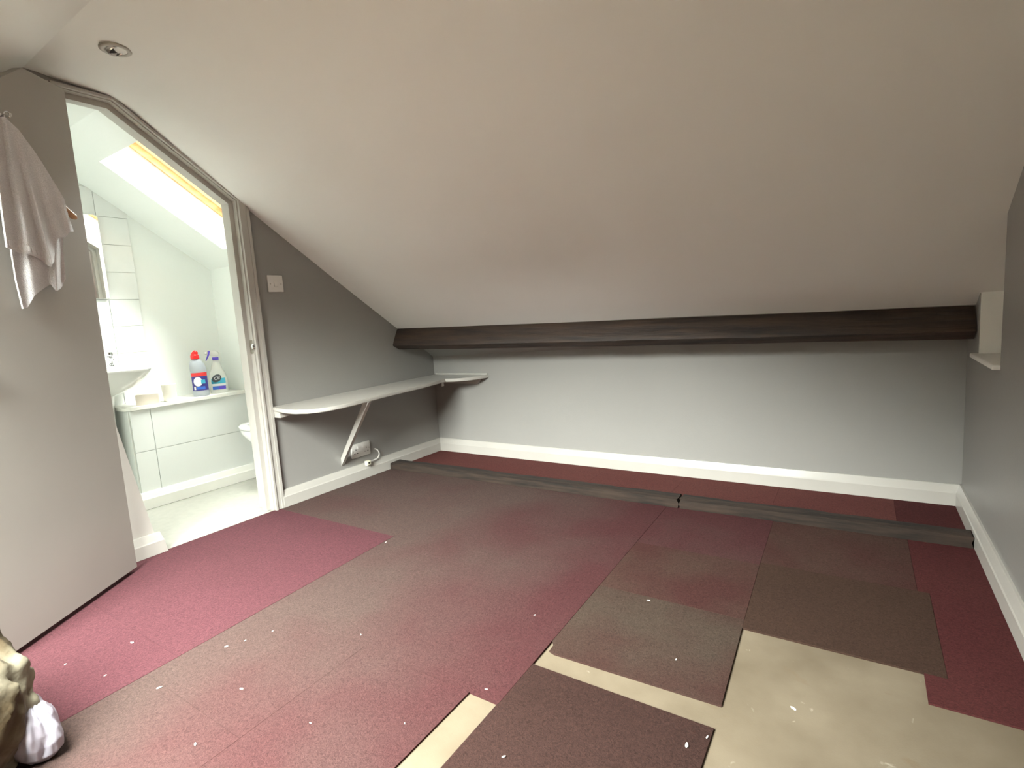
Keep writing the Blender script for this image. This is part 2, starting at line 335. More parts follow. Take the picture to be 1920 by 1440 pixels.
# bathroom side skin of the partition is white
lw2 = lw
struct(obj('wall_partition', prism_x(lw2, XL - 0.138, XL - 0.1322), 'bath_wall'), 'white bathroom side of the partition')
struct(obj('wall_back', box(B(), XL - 0.13, 1.0, YB, YB + 0.15, -0.05, 0.98), 'wall'), 'low grey knee wall under the dark beam')
struct(obj('wall_front', box(B(), XL - 0.13, 1.0, YF - 0.15, YF, -0.05, 0.95), 'ceiling'), 'low white knee wall behind the camera')  # unseen wall given white paint to bounce light onto the ceiling
NY0, NY1, NZ = 2.414, 2.852, 0.722
rw = [(YF - 0.1, 0), (3.20, 0), (3.20, 0.85), (3.107, 0.90), (2.931, 1.0), (NY1, 1.05), (NY1, NZ), (NY0, NZ), (NY0, 1.32), (1.80, 1.69), (1.24, 2.03), (0.842, 2.17), (YF - 0.1, 0.80)]
struct(obj('wall_right', prism_x(rw, XR, XR + 0.34), 'wall'), 'grey gable wall with a small recess beside the beam')
# white lining of the recess in the gable wall
r = B()
prism(r, [(NY1 - .006, NZ), (NY1 + .03, NZ), (NY1 + .03, 1.0), (NY1 - .006, 1.02)], lambda y, z: (XR + 0.004, y, z), lambda y, z: (XR + 0.335, y, z))
nl = struct(obj('wall_recess', r, 'reveal'), 'white painted reveal of the small window recess')
sl = B(); box(sl, XR - 0.022, XR + 0.335, NY0 - 0.004, NY1 + 0.018, NZ - 0.006, NZ + 0.012, 0.004)
obj('sill', sl, 'reveal', nl)
bk = B(); prism(bk, [(NY0 - .02, NZ - .02), (NY1 + .02, NZ - .02), (NY1 + .02, 1.06), (NY0 - .02, 1.32)], lambda y, z: (XR + .20, y, z), lambda y, z: (XR + .335, y, z))
obj('back_panel', bk, 'reveal', nl)

# bathroom walls
XW, XBOX = -3.88, -3.604
bw = [(0.30, 0), (3.20, 0), (3.20, 0.80)] + [(y, z + 0.06) for (y, z) in PL[1:9]] + [(0.30, 2.16)]
wall_bath = struct(obj('wall_bathroom', prism_x(bw, XW - 0.14, XW), 'bath_wall'), 'white far wall of the bathroom')
struct(obj('wall_bathroom_side', box(B(), XW - 0.1, XL - 0.13, 0.30, 0.42, 0, 2.2), 'bath_wall'), 'white bathroom side wall behind the open door')
struct(obj('wall_bathroom_knee', box(B(), XW - 0.1, XL - 0.13, YB, YB + .12, 0, 0.9), 'bath_wall'), 'low white wall behind the toilet')
bx = [(2.045, 0), (3.15, 0), (3.15, 0.75), (3.107, 0.80), (2.753, 1.03), (2.2, 1.40), (2.045, 1.505)]
struct(obj('wall_boxing', prism_x(bx, XW, XBOX), 'bath_wall'), 'white full-height boxing at the end of the ledge')

# ------------------------------------------------------------------ floors
floor = struct(obj('floor', box(B(), XL - 0.004, XR + 0.2, YF, YB + 0.05, -0.08, -0.005), 'subfloor'), 'bare dusty chipboard floor under the carpet tiles')
fl2 = struct(obj('floor_bathroom', box(B(), XW, XL - 0.005, 0.35, YB, -0.08, -0.002), 'vinyl'), 'pale vinyl bathroom floor')
TJ = 0.0003
def ctile(x00, x01, x10, x11, y0, y1, m, th=0.0, pts=None):
    """carpet tile with skewed sides: x00,x01 left/right at y0; x10,x11 at y1"""
    pts = pts or [(x00 + TJ, y0 + TJ), (x01 - TJ, y0 + TJ), (x11 - TJ, y1 - TJ), (x10 + TJ, y1 - TJ)]
    bm = prism_z(pts, -0.005, th)
    top = [e for e in bm.edges if all(v.co.z > th - 0.001 for v in e.verts)]
    bmesh.ops.bevel(bm, geom=top, offset=0.0003, segments=1, affect='EDGES')
    return obj('carpet_tile', bm, m, floor)
def XA(y): return -2.34 - 0.04 * (y - 1.05)
def XB_(y): return -1.829 - 0.058 * (y - 1.05)
def XC(y): return -1.305 - 0.03 * (y - 1.05)
def XD(y): return -0.790 - 0.022 * (y - 1.3)
def XE(y): return -0.284 - 0.022 * (y - 1.27)
T1, T2 = 2.60, 2.60
rows = [0.19, 0.69, 1.19, 1.688, 2.19, T1]
WX = lambda y: XL
for a, b in zip(rows, rows[1:]):
    low = b < 1.75
    ctile(XL - (0.0), XA(a), XL, XA(b), a, b, 'c_pink' if low else 'c_brown')
    ctile(XA(a), XB_(a), XA(b), XB_(b), a, b, 'c_pink' if low else 'c_brown', 0.0006 if low else 0)
rows2 = [0.10, 0.60, 1.10, 1.60, 2.10, T1]
for k, (a, b) in enumerate(zip(rows2, rows2[1:])):
    ctile(XB_(a), XC(a), XB_(b), XC(b), a, b, 'c_brown' if k < 4 else 'c_mix')
rows3 = [0.01, 0.51, 1.01]
for k, (a, b) in enumerate(zip(rows3, rows3[1:])): ctile(XC(a), -0.879, XC(b), -0.879, a, b, 'c_mix')
for k, (a, b) in enumerate(((1.01, 1.51), (1.51, 2.01), (2.01, T1))): ctile(XC(a), XD(a), XC(b), XD(b), a, b, ('c_mix', 'c_mix', 'c_mix')[k], 0.0008)
# patchwork at the right
ctile(-0.786, -0.279, -0.788, -0.282, 0.695, 1.193, 'c_dark')
ctile(-0.784, -0.277, -0.786, -0.279, 0.195, 0.693, 'c_dark')
ctile(0, 0, 0, 0, 0, 0, 'c_grey', pts=[(-0.756, 1.262), (-0.283, 1.276), (-0.301, 1.694), (XD(1.694), 1.694), (XD(1.315), 1.315), (-0.777, 1.298), (-0.775, 1.268)])
ctile(XD(1.694), -0.301, XD(2.105), -0.316, 1.694, 2.105, 'c_stain', 0.0005)
ctile(XD(2.105), -0.316, XD(T1), -0.330, 2.105, T1, 'c_mix')
ctile(-0.299, 0.198, -0.3165, 0.200, 1.646, 2.125, 'c_olive', 0.0006)
ctile(-0.3165, 0.168, -0.330, 0.166, 2.125, T1, 'c_stain')
ctile(0.148, XR, 0.1485, XR, 1.522, 1.646, 'c_burg')
ctile(0.198, XR, 0.200, XR, 1.646, 2.05, 'c_burg', 0.0003)
ctile(0.2, XR, 0.2, XR, 2.05, 2.125, 'c_burg')
ctile(0.168, XR, 0.166, XR, 2.125, T1, 'c_burg')
# strip behind the batten
xs = [XL, -2.36, -1.86, -1.36, -0.86, -0.36, 0.14, XR]
for a, b in zip(xs, xs[1:]): ctile(a, b, a, b, T2, YB, 'c_back' if b < 0.2 else 'c_burg')
# carpet left out behind the camera so bare board bounces light upward

# ------------------------------------------------------------------ skirting boards
def skirt_prof(t=0.022, h=0.1): return [(0, 0), (t, 0), (t, h * 0.60), (t * 0.86, h * 0.66), (t * 0.48, h * 0.93), (t * 0.36, h), (0, h)]
def skirt_x(name, y, x0, x1, sgn, m='trim', h=0.1):    # runs along x, faces sgn*y
    bm = B(); prism(bm, skirt_prof(h=h), lambda d, z: (x0, y + sgn * d, z), lambda d, z: (x1, y + sgn * d, z)); return obj(name, bm, m)
def skirt_y(name, x, y0, y1, sgn, m='trim', h=0.1):
    bm = B(); prism(bm, skirt_prof(h=h), lambda d, z: (x + sgn * d, y0, z), lambda d, z: (x + sgn * d, y1, z)); return obj(name, bm, m)
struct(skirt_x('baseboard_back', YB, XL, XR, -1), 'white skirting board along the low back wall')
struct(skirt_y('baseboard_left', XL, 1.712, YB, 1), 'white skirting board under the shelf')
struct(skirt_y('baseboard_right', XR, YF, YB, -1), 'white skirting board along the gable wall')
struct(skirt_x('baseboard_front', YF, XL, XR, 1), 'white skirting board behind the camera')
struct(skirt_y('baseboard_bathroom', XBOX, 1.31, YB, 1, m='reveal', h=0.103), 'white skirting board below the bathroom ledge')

# ------------------------------------------------------------------ door frame (lining, stop, architrave)
inn = [(0.945, 0), (0.945, 2.070), (1.137, 2.070), (1.655, 1.718), (1.655, 0)]
out = [(0.917, 0), (0.917, 2.088), (1.146, 2.088), (1.677, 1.727), (1.677, 0)]
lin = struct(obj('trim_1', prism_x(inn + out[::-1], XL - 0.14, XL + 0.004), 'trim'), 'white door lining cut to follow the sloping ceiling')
stp = [(0.969, 0), (0.969, 2.046), (1.130, 2.046), (1.631, 1.705), (1.631, 0)]
obj('door_stop', prism_x(stp + inn[::-1], XL - 0.069, XL - 0.029), 'trim', lin)
def strip_x(pts, d, name):
    a_ = B(); prism(a_, pts, lambda y, z: (XL, y, z), lambda y, z: (XL + d, y, z)); return obj(name, a_, 'trim', lin)
strip_x([(1.662, 0), (1.715, 0), (1.715, 1.690), (1.662, 1.727)], 0.016, 'architrave')
strip_x([(1.661, 0), (1.672, 0), (1.672, 1.719), (1.661, 1.727)], 0.021, 'bead')
strip_x([(1.699, 0), (1.715, 0), (1.715, 1.690), (1.699, 1.701)], 0.020, 'bead')
strip_x([(1.661, 1.718), (1.661, 1.731), (1.142, 2.086), (1.139, 2.074)], 0.020, 'bead')
strip_x([(0.92, 2.074), (1.139, 2.074), (1.142, 2.086), (0.92, 2.086)], 0.020, 'bead')
# strike plate with its little keep
sp = obj('strike_plate', box(B(), XL - 0.027, XL - 0.003, 1.651, 1.656, 0.902, 0.975, 0.001), 'brass', lin)
obj('latch_keep', lathe(B(), [(0.0, 0.925), (0.009, 0.927), (0.012, 0.940), (0.009, 0.953), (0.0, 0.955)], 14, (XL + 0.002, 1.655), cap0=False, cap1=False), 'chrome', sp, smooth=50)
# raking wall stub at the foot of the opening, with its own skirting
st = B(); prism(st, [(0.93, 0), (1.066, 0), (1.050, 0.10), (0.964, 0.653), (0.93, 0.66)], lambda y, z: (XL - 0.09, y, z), lambda y, z: (XL - 0.002, y, z))
stub = struct(obj('trim_2', st, 'trim'), 'white raking wall end at the foot of the doorway')
st = B()
prism(st, skirt_prof(), lambda d, z: (XL - .002 + d, 0.93, z), lambda d, z: (XL - .002 + d, 1.094 - z * 0.24 if z > .055 else 1.090, z))
obj('skirting_return', st, 'trim', stub)

# ------------------------------------------------------------------ door leaf, open against the partition
DH = Vector((-2.668, 0.915, 0)); Dt = Vector((0.58117, -0.81378, 0)); Dn = Vector((0.81378, 0.58117, 0))
def D(s, n, z): return tuple(DH + Dt * s + Dn * n + Vector((0, 0, z)))
dl = B(); prism(dl, [(0.0, 0.019), (0.655, 0.019), (0.655, 1.655), (0.174, 2.021), (-0.018, 2.024)], lambda s, z: D(s, -0.036, z), lambda s, z: D(s, 0, z))
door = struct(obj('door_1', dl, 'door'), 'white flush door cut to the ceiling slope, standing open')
for z in (0.25, 1.75):
    h = B(); box(h, -0.006, 0.006, -0.006, 0.006, z - .045, z + .045, 0.002)
    o = obj('hinge', h, 'brass', door); 
    for v in o.data.vertices: v.co = Vector(D(-0.012, -0.02, 0)) + v.co
k = B(); tube(k, [D(0.60, 0.0, 0.98), D(0.60, 0.03, 0.98), D(0.595, 0.05, 0.98)], [0.012, 0.011, 0.026], 16); obj('handle', k, 'chrome', door, smooth=40)

# ------------------------------------------------------------------ dark purlin beam
def beam_mesh():
    LA = [(2.753, 0.984), (2.691, 0.864), (2.755, 0.828), (2.835, 0.955)]
    RA = [(2.931, 0.929), (2.866, 0.826), (2.915, 0.787), (3.0, 0.915)]
    n = 60; rings = []
    for i in range(n + 1):
        t = i / n; x = lerp(XL + 0.001, XR - 0.004, t); ring = []
        pts = []
        for k in range(4):
            a, b = LA[k], RA[k]; c, d = LA[(k + 1) % 4], RA[(k + 1) % 4]
            p = (lerp(a[0], b[0], t), lerp(a[1], b[1], t)); q = (lerp(c[0], d[0], t), lerp(c[1], d[1], t))
            for f in (0.06, 0.36, 0.66, 0.94): pts.append((lerp(p[0], q[0], f), lerp(p[1], q[1], f)))
        for j, (y, z) in enumerate(pts):
            d = 0.004 * noise.noise(Vector((x * 3.1, y * 9, z * 9))) + 0.0025 * noise.noise(Vector((x * 14, y * 30, z * 30)))
            sag = -0.008 * math.sin(math.pi * t)
            if j < 1: d *= 0.4
            ring.append((x, y + d, z + d * 0.6 + sag * 0.4))
        rings.append(ring)
    return loft(B(), rings)
tag(obj('ceiling_beam', beam_mesh(), 'oak_old', smooth=35), 'long dark brown timber beam crossing the foot of the white slope', 'beam')

# battens on the floor
def batten_mesh(xa, xb, ya, yb, h):
    n = max(6, int((xb - xa) / 0.05)); rings = []
    for i in range(n + 1):
        t = i / n; x = lerp(xa, xb, t); T = (x - XL) / (XR - XL)
        y0 = lerp(2.543, 2.583, T); y1 = y0 + lerp(0.105, 0.078, T); hz = lerp(0.045, 0.050, T)
        jx = 0.0
        pr = [(y0, 0.0008), (y0 - .001, hz * .5), (y0 + .003, hz - .004), (y0 + .012, hz), ((y0 + y1) / 2, hz + .001), (y1 - .010, hz), (y1, hz - .005), (y1 + .001, hz * .5), (y1, 0.0008)]
        ring = []
        for j, (y, z) in enumerate(pr):
            d = 0.004 * noise.noise(Vector((x * 7, y * 20, z * 20 + 3))) + 0.003 * noise.noise(Vector((x * 2, j * 0.2, 9)))
            ring.append((x + (0.014 * noise.noise(Vector((xa, j * 0.7, 1))) if i in (0, n) else 0), y + d * (0.6 if z > .002 else 1), max(0.0008, z + (d if z > 0.01 else 0))))
        rings.append(ring)
    return loft(B(), rings)
tag(obj('floor_batten', batten_mesh(XL + 0.024, -0.765, 0, 0, 0), 'batten', smooth=45), 'longer dark timber batten on the carpet, running from under the shelf', 'batten', 'dark battens along the back of the floor')
tag(obj('floor_batten', batten_mesh(-0.752, XR - 0.026, 0, 0, 0), 'batten', smooth=45), 'shorter dark timber batten on the carpet, ending at the gable wall skirting', 'batten', 'dark battens along the back of the floor')

# ------------------------------------------------------------------ corner shelf
def shelf_z(y): return 0.590 + (y - 1.72) * 0.0105
sh = [(XL + .001, 1.716), (-2.776, 1.713), (-2.70, 1.694), (-2.615, 1.680), (-2.53, 1.682), (-2.465, 1.705), (-2.42, 1.742), (-2.39, 1.80), (-2.378, 1.88), (-2.385, 2.0), (-2.42, 2.23), (-2.437, 2.57), (-2.478, 2.83), (-2.487, 2.872), (-2.43, 2.885), (-2.375, 2.915), (-2.33, 2.965), (-2.295, 3.03), (-2.272, YB - .001), (XL + .001, YB - .001)]
shelf = thing('corner_shelf', 'white painted L-shaped corner shelf with rounded end on grey wall', 'shelf', (0, 0, 0))
b_ = B(); prism(b_, sh, lambda x, y: (x, y, shelf_z(y) - 0.022), lambda x, y: (x, y, shelf_z(y)))
es = [e for e in b_.edges if abs(e.verts[0].co.z - e.verts[1].co.z) < 0.02 and not (e.verts[0].co.x < XL + .01 and e.verts[1].co.x < XL + .01)]
bmesh.ops.bevel(b_, geom=es, offset=0.004, segments=2, affect='EDGES')
obj('shelf_board', b_, 'trim', shelf, smooth=30)
b_ = B(); prism(b_, [(1.718, 0.530), (1.718, shelf_z(1.72) - .0225), (2.0, shelf_z(2.0) - .0225), (2.0, 0.552)], lambda y, z: (XL + .001, y, z), lambda y, z: (XL + .075, y, z)); obj('wall_batten', b_, 'trim', shelf)
b_ = B(); prism(b_, [(XL + .03, 0.540), (XL + .03, 0.581), (-2.335, 0.581), (-2.36, 0.540)], lambda x, z: (x, YB - .026, z), lambda x, z: (x, YB - .001, z)); obj('wall_batten', b_, 'trim', shelf)
b_ = B(); prism(b_, [(XL + .30, 0.552), (XL + .30, 0.5815), (-2.50, 0.5815), (-2.50, 0.552)], lambda x, z: (x, 2.84, z), lambda x, z: (x, 2.865, z)); obj('cross_batten', b_, 'trim', shelf)
b_ = B(); box(b_, XL + .02, -2.275, YB - .010, YB - .001, shelf_z(YB), shelf_z(YB) + .012, .002); obj('upstand', b_, 'trim', shelf)
# raking brace
b_ = B(); zb = shelf_z(2.10) - .0225
prism(b_, [(XL + .001, 0.128), (XL + .001, 0.178), (-2.445, zb), (-2.388, zb)], lambda x, z: (x, 2.148 - (x - XL) * 0.20, z), lambda x, z: (x, 2.170 - (x - XL) * 0.20, z)); obj('brace', b_, 'trim', shelf)

# ------------------------------------------------------------------ electrics
sw = thing('light_switch', 'square white light switch on the dark grey wall beside the doorway', 'switch', (XL, 1.828, 1.284))
obj('faceplate', box(B(), 0.0, 0.010, -0.047, 0.047, -0.047, 0.047, 0.003), 'plastic', sw, smooth=30)
b_ = B(); prism(b_, [(0.0095, -0.017), (0.016, -0.015), (0.0115, 0.016), (0.0095, 0.017)], lambda x, z: (x, -0.0105, z), lambda x, z: (x, 0.0105, z)); obj('rocker', b_, 'plastic', sw)
for s in (-1, 1):
    b_ = B(); tube(b_, [(0.0098, s * 0.033, -0.002), (0.0108, s * 0.033, -0.002)], 0.0036, 12); obj('screw', b_, 'brass', sw)
so = thing('wall_socket', 'white double wall socket low on the grey wall under the shelf', 'socket', (XL, 2.309, 0.197))
obj('faceplate', box(B(), 0.0, 0.012, -0.078, 0.078, -0.046, 0.046, 0.003), 'plastic', so, smooth=30)
for s in (-1, 1):
    b_ = B(); prism(b_, [(0.0115, 0.012), (0.0165, 0.014), (0.013, 0.034), (0.0115, 0.035)], lambda x, z: (x, s * 0.020 - 0.008, z), lambda x, z: (x, s * 0.020 + 0.008, z)); obj('rocker', b_, 'plastic', so)
    for (dy, dz, hy, hz) in ((0, 0.006, 0.0028, 0.005), (-0.012, -0.018, 0.0045, 0.0025), (0.012, -0.018, 0.0045, 0.0025)):
        obj('pin_slot', box(B(), 0.0119, 0.0126, s * 0.044 + dy - hy, s * 0.044 + dy + hy, dz - hz, dz + hz), 'dark', so)
    b_ = B(); tube(b_, [(0.0118, s * 0.068, 0), (0.0128, s * 0.068, 0)], 0.0034, 12); obj('screw', b_, 'brass', so)
ca = thing('aerial_lead', 'short white aerial cable with square plug lying on the skirting under the socket', 'cable', (XL, 2.40, 0.1))
b_ = B(); tube(b_, spline([(0.0, 0.035, 0.072), (0.015, 0.047, 0.060), (0.022, 0.052, 0.035), (0.024, 0.035, 0.010), (0.026, 0.0, 0.004), (0.034, -0.050, 0.004)], 8), 0.0045, 10); obj('cord', b_, 'plastic', ca, smooth=50)
b_ = B(); box(b_, 0.024, 0.050, -0.085, -0.050, -0.012, 0.018, 0.003); pg = obj('plug', b_, 'plastic_cream', ca, smooth=30)
b_ = B(); tube(b_, [(0.0495, -0.068, 0.003), (0.0515, -0.068, 0.003)], 0.0065, 14); obj('jack_hole', b_, 'dark', pg)

# ------------------------------------------------------------------ downlight
dw = thing('downlight', 'round tilting downlight recessed in the white ceiling near the doorway', 'ceiling light', (-2.352, 1.000, 2.099))
b_ = B(); n = 36
lathe(b_, [(0.052, 0.002), (0.050, -0.006), (0.044, -0.009), (0.036, -0.007), (0.033, 0.000), (0.033, 0.012)], n, cap0=False, cap1=False); obj('bezel', b_, 'trim', dw, smooth=50)
b_ = B(); lathe(b_, [(0.0535, 0.001), (0.0535, -0.003), (0.0515, -0.005)], n, cap0=False, cap1=False); obj('edge_ring', b_, 'brass', dw, smooth=50)
b_ = B(); lathe(b_, [(0.031, 0.010), (0.032, -0.004), (0.028, -0.008), (0.024, -0.004), (0.023, 0.006)], n, cap0=False, cap1=False); gm = obj('gimbal', b_, 'chrome', dw, smooth=50); gm.rotation_euler = (0.35, -0.3, 0); gm.location = (0, 0, -0.002)
b_ = B(); lathe(b_, [(0.0, 0.004), (0.012, 0.003), (0.0235, 0.001)], n, cap0=False, cap1=False); lp = obj('lamp_face', b_, 'dark', gm, smooth=50)

# ------------------------------------------------------------------ towel on a hanger on the door
hk = thing('coat_hook', 'small metal hook on the white door above the towel', 'hook', D(0.305, 0.0, 1.795))
def loc_d(o): 
    o.rotation_euler = (0, 0, math.atan2(Dt.y, Dt.x)); return o          # local x = along leaf, local -y... = away
loc_d(hk)                                                                # local y = +90deg from Dt = Dn
b_ = B(); tube(b_, spline([(0, 0.0, 0.012), (0, 0.012, 0.012), (0, 0.030, 0.008), (0, 0.036, 0.014), (0, 0.036, 0.018)], 6), 0.004, 10); obj('hook_arm', b_, 'chrome', hk, smooth=50)
b_ = B(); tube(b_, [(0, 0.0, 0.012), (0, 0.004, 0.012)], 0.009, 16); obj('back_plate', b_, 'chrome', hk, smooth=40)
hg = thing('coat_hanger', 'wooden coat hanger poking out from under the towel on the door', 'hanger', D(0.281, 0.0, 1.80)); loc_d(hg)
b_ = B(); tube(b_, spline([(0.010, 0.026, 0.014), (0.022, 0.026, 0.020), (0.036, 0.026, 0.012), (0.036, 0.026, -0.008), (0.032, 0.026, -0.03)], 8), 0.002, 8); obj('wire_hook', b_, 'chrome', hg, smooth=50)
b_ = B(); arm = spline([(0.032, 0.026, -0.045), (-0.020, 0.024, -0.125), (-0.090, 0.026, -0.215), (-0.150, 0.034, -0.270), (-0.192, 0.044, -0.300)], 6)
tube(b_, arm, [0.011 + 0.003 * math.sin(math.pi * i / (len(arm) - 1)) if i < len(arm) - 1 else 0.006 for i in range(len(arm))], 12); obj('arm', b_, 'hanger', hg, smooth=50)
b_ = B(); arm = spline([(0.032, 0.026, -0.03), (0.050, 0.026, -0.09), (0.066, 0.028, -0.18), (0.072, 0.030, -0.27)], 6); tube(b_, arm, 0.011, 12); obj('arm', b_, 'hanger', hg, smooth=50)

tw = thing('towel', 'pale grey terry towel draped over the hanger on the white door', 'towel', D(0, 0, 0)); loc_d(tw)
def sheet(top, left, right, bottom, nf, amp, base, ph, nu=90, nv=60, th=0.006):
    """Coons-like drape in (s,z); folds in n"""
    fr, bk = [], []
    for j in range(nv + 1):
        v = j / nv; r1, r2 = [], []
        for i in range(nu + 1):
            u = i / nu
            T = poly_at(top, u); Bt = poly_at(bottom, u); Lf = poly_at(left, v); Rr = poly_at(right, v)
            def bl(k): return lerp(T[k], Bt[k], v) + lerp(Lf[k], Rr[k], u) - (lerp(lerp(top[0][k], top[-1][k], u), lerp(bottom[0][k], bottom[-1][k], u), v))
            s, z = bl(0), bl(1)
            env = min(1, 0.35 + v * 1.1)
            f = math.sin(u * nf * 2 * math.pi + ph + 0.6 * v) ; f2 = math.sin(u * nf * 5.1 + 1.7 * ph + v * 1.4)
            n = base + amp * env * (f * 0.8 + 0.5 * f2) + 0.012 * (1 - v) + 0.006 * noise.noise(Vector((s * 14, z * 9, ph)))
            s += 1.24 * n
            r1.append((s, max(0.006, n), z)); r2.append((s, max(0.002, n - th), z))
        fr.append(r1); bk.append(r2)
    bm = B(); A = [[bm.verts.new(p) for p in r] for r in fr]; Bk = [[bm.verts.new(p) for p in r] for r in bk]
    for j in range(nv):
        for i in range(nu):
            bm.faces.new((A[j][i], A[j + 1][i], A[j + 1][i + 1], A[j][i + 1])); bm.faces.new((Bk[j][i], Bk[j][i + 1], Bk[j + 1][i + 1], Bk[j + 1][i]))
    for j in range(nv):
        for i in (0, nu): bm.faces.new((A[j][i], A[j + 1][i], Bk[j + 1][i], Bk[j][i]))
    for i in range(nu):
        for j in (0, nv): bm.faces.new((A[j][i], A[j][i + 1], Bk[j][i + 1], Bk[j][i]))
    bmesh.ops.recalc_face_normals(bm, faces=bm.faces[:])
    return bm, fr
bmf, fr = sheet([(0.312, 1.758), (0.300, 1.775), (0.285, 1.778), (0.268, 1.772), (0.235, 1.752), (0.190, 1.708), (0.145, 1.650), (0.108, 1.598), (0.080, 1.555)],
            [(0.312, 1.758), (0.330, 1.68), (0.347, 1.60), (0.356, 1.47), (0.362, 1.343)],
            [(0.080, 1.555), (0.077, 1.525), (0.072, 1.50), (0.064, 1.472), (0.058, 1.446)],
            [(0.362, 1.343), (0.320, 1.336), (0.275, 1.330), (0.229, 1.321), (0.195, 1.296), (0.178, 1.318), (0.150, 1.408), (0.105, 1.417), (0.080, 1.440), (0.058, 1.446)], 4.4, 0.0085, 0.050, 0.7)
obj('front_drape', bmf, 'towel', tw, smooth=80)
bmr, _ = sheet([(0.33, 1.62), (0.26, 1.60), (0.19, 1.56), (0.13, 1.52), (0.11, 1.50)],
            [(0.33, 1.62), (0.340, 1.45), (0.350, 1.33), (0.352, 1.24), (0.344, 1.144)],
            [(0.11, 1.50), (0.115, 1.42), (0.125, 1.36), (0.130, 1.31), (0.135, 1.262)],
            [(0.344, 1.144), (0.325, 1.150), (0.290, 1.190), (0.235, 1.225), (0.205, 1.240), (0.186, 1.212), (0.165, 1.225), (0.135, 1.262)], 2.6, 0.007, 0.026, 2.1, nu=60, nv=50)
obj('rear_drape', bmr, 'towel', tw, smooth=80)
# white woven dashes along the hem
nv = 60
for q in range(8):
    i0 = 2 + q * 4; i1 = i0 + 2
    pts = [fr[nv - 1][i0], fr[nv - 1][i1], fr[nv - 3][i1], fr[nv - 3][i0]]
    b_ = B(); prism(b_, [(p[0], p[1], p[2]) for p in pts], lambda s, n, z: (s, n - .001, z), lambda s, n, z: (s, n + .002, z)); obj('hem_dash', b_, 'band', tw)

# ------------------------------------------------------------------ crumpled sheet and plastic bag by the door
def crumple(center, rx, ry, prof, seed, rough=1.0, nu=180, nv=120, fq=1.0):
    """heap of thin cloth: straight folded creases (triangle waves in many directions) over a soft mound"""
    rn = random.Random(seed); W = []
    for f, am, tilt in ((4.0, 0.042, 0.35), (5.5, 0.030, 0.5), (8.0, 0.020, 0.7), (10.0, 0.017, 0.5), (15.0, 0.010, 0.9), (21.0, 0.007, 0.9), (32.0, 0.004, 1.0)):
        for k in range(2):
            a = rn.uniform(0, 2 * math.pi); W.append((Vector((math.cos(a), math.sin(a), rn.uniform(-tilt, tilt))).normalized() * f * fq, am * rough / fq ** 0.5, rn.random()))
    def tri(x): return 4 * abs((x % 1.0) - 0.5) - 1
    rings = []
    for j in range(nv + 1):
        t = j / nv; r0, z0 = poly_at(prof, t); ring = []
        for i in range(nu):
            a = 2 * math.pi * i / nu; ca_, sa = math.cos(a), math.sin(a)
            p = Vector((ca_ * max(r0, 0.1), sa * max(r0, 0.1), z0))
            q = p + 0.035 * Vector((noise.noise(p * 6), noise.noise(p * 6 + Vector((5, 2, 1))), noise.noise(p * 6 + Vector((1, 8, 3)))))
            d = sum(am * tri(q.dot(v) + ph) for v, am, ph in W) * 0.42
            k = min(1, r0 / 0.08)
            r = max(0.0005, r0 + d * k); z = max(0.001, z0 + d * 0.45 * min(1, z0 / .05))
            ring.append((center[0] + rx * r * ca_, center[1] + ry * r * sa, z))
        rings.append(ring)
    return loft(B(), rings)
b_ = crumple((-1.81, 0.048), 1.0, 1.0, [(0.02, 0.002), (0.20, 0.002), (0.240, 0.03), (0.262, 0.10), (0.266, 0.18), (0.258, 0.25), (0.240, 0.31), (0.205, 0.365), (0.165, 0.41), (0.13, 0.445), (0.08, 0.47), (0.0, 0.48)], 5, 1.0)
tag(obj('dust_sheet', b_, 'sheet', smooth=38), 'crumpled stained cream dust sheet heaped on the carpet beside the open door', 'dust sheet')
b_ = crumple((-1.700, 0.318), 0.92, 0.60, [(0.02, 0.002), (0.05, 0.002), (0.072, 0.02), (0.082, 0.05), (0.080, 0.08), (0.070, 0.11), (0.05, 0.130), (0.02, 0.138), (0.0, 0.139)], 12, 0.42, nu=120, nv=80, fq=1.3)
tag(obj('plastic_bag', b_, 'bag', smooth=50), 'small crumpled white plastic bag tucked beside the stained sheet', 'plastic bag')

# ------------------------------------------------------------------ paint flakes on the floor
FL = ['large white paint flake on brown carpet nearest the plastic bag', 'white paint flake on brown carpet, halfway between plastic bag and bare strip', 'white paint flake on brown carpet just inside the rose carpet edge',
      'long white paint flake on rose carpet in front of the open door', 'tiny white paint flake on rose carpet close to the brown edge', 'tiny white paint flake on rose carpet next to the dust sheet',
      'tiny white speck on brown carpet, midway along the rose edge', 'smallest white speck on brown carpet near the rose edge', 'white paint flake on brown carpet at the bottom of the view, left',
      'tiny white speck on burgundy carpet at the bottom of the view', 'tiny white speck beside the left edge of the bare strip', 'white speck at the corner where the bare strip meets dark carpet', 'white speck on burgundy carpet left of the grey-brown tile',
      'round white paint flake in the middle of the dark brown tile', 'white paint flake at the far corner of the rose carpet', 'tiny white speck in the middle of the brown carpet', 'white paint flake on the mottled edge of the grey-brown tile, furthest back',
      'largest white paint flake, lying on the bare chipboard', 'long white paint flake at the right edge of the dark brown tile', 'small white paint flake at the top right corner of the dark brown tile', 'tiny white speck on the front half of the grey-brown tile']
fk = [(-1.695, .588, 9), (-1.468, .705, 6), (-1.716, .796, 6), (-2.04, .651, 7), (-1.914, .531, 4), (-2.104, .489, 4), (-1.657, .922, 4), (-1.69, .845, 3), (-1.372, .532, 6), (-1.173, .72, 3), (-.954, .839, 3), (-.844, 1.039, 4), (-.911, 1.411, 4), (-.675, .877, 5), (-1.846, 1.618, 5), (-1.363, 1.051, 3), (-.605, 1.669, 6), (-.129, 1.354, 8), (-.324, 1.109, 8), (-.289, 1.155, 5), (-.432, 1.399, 4)]
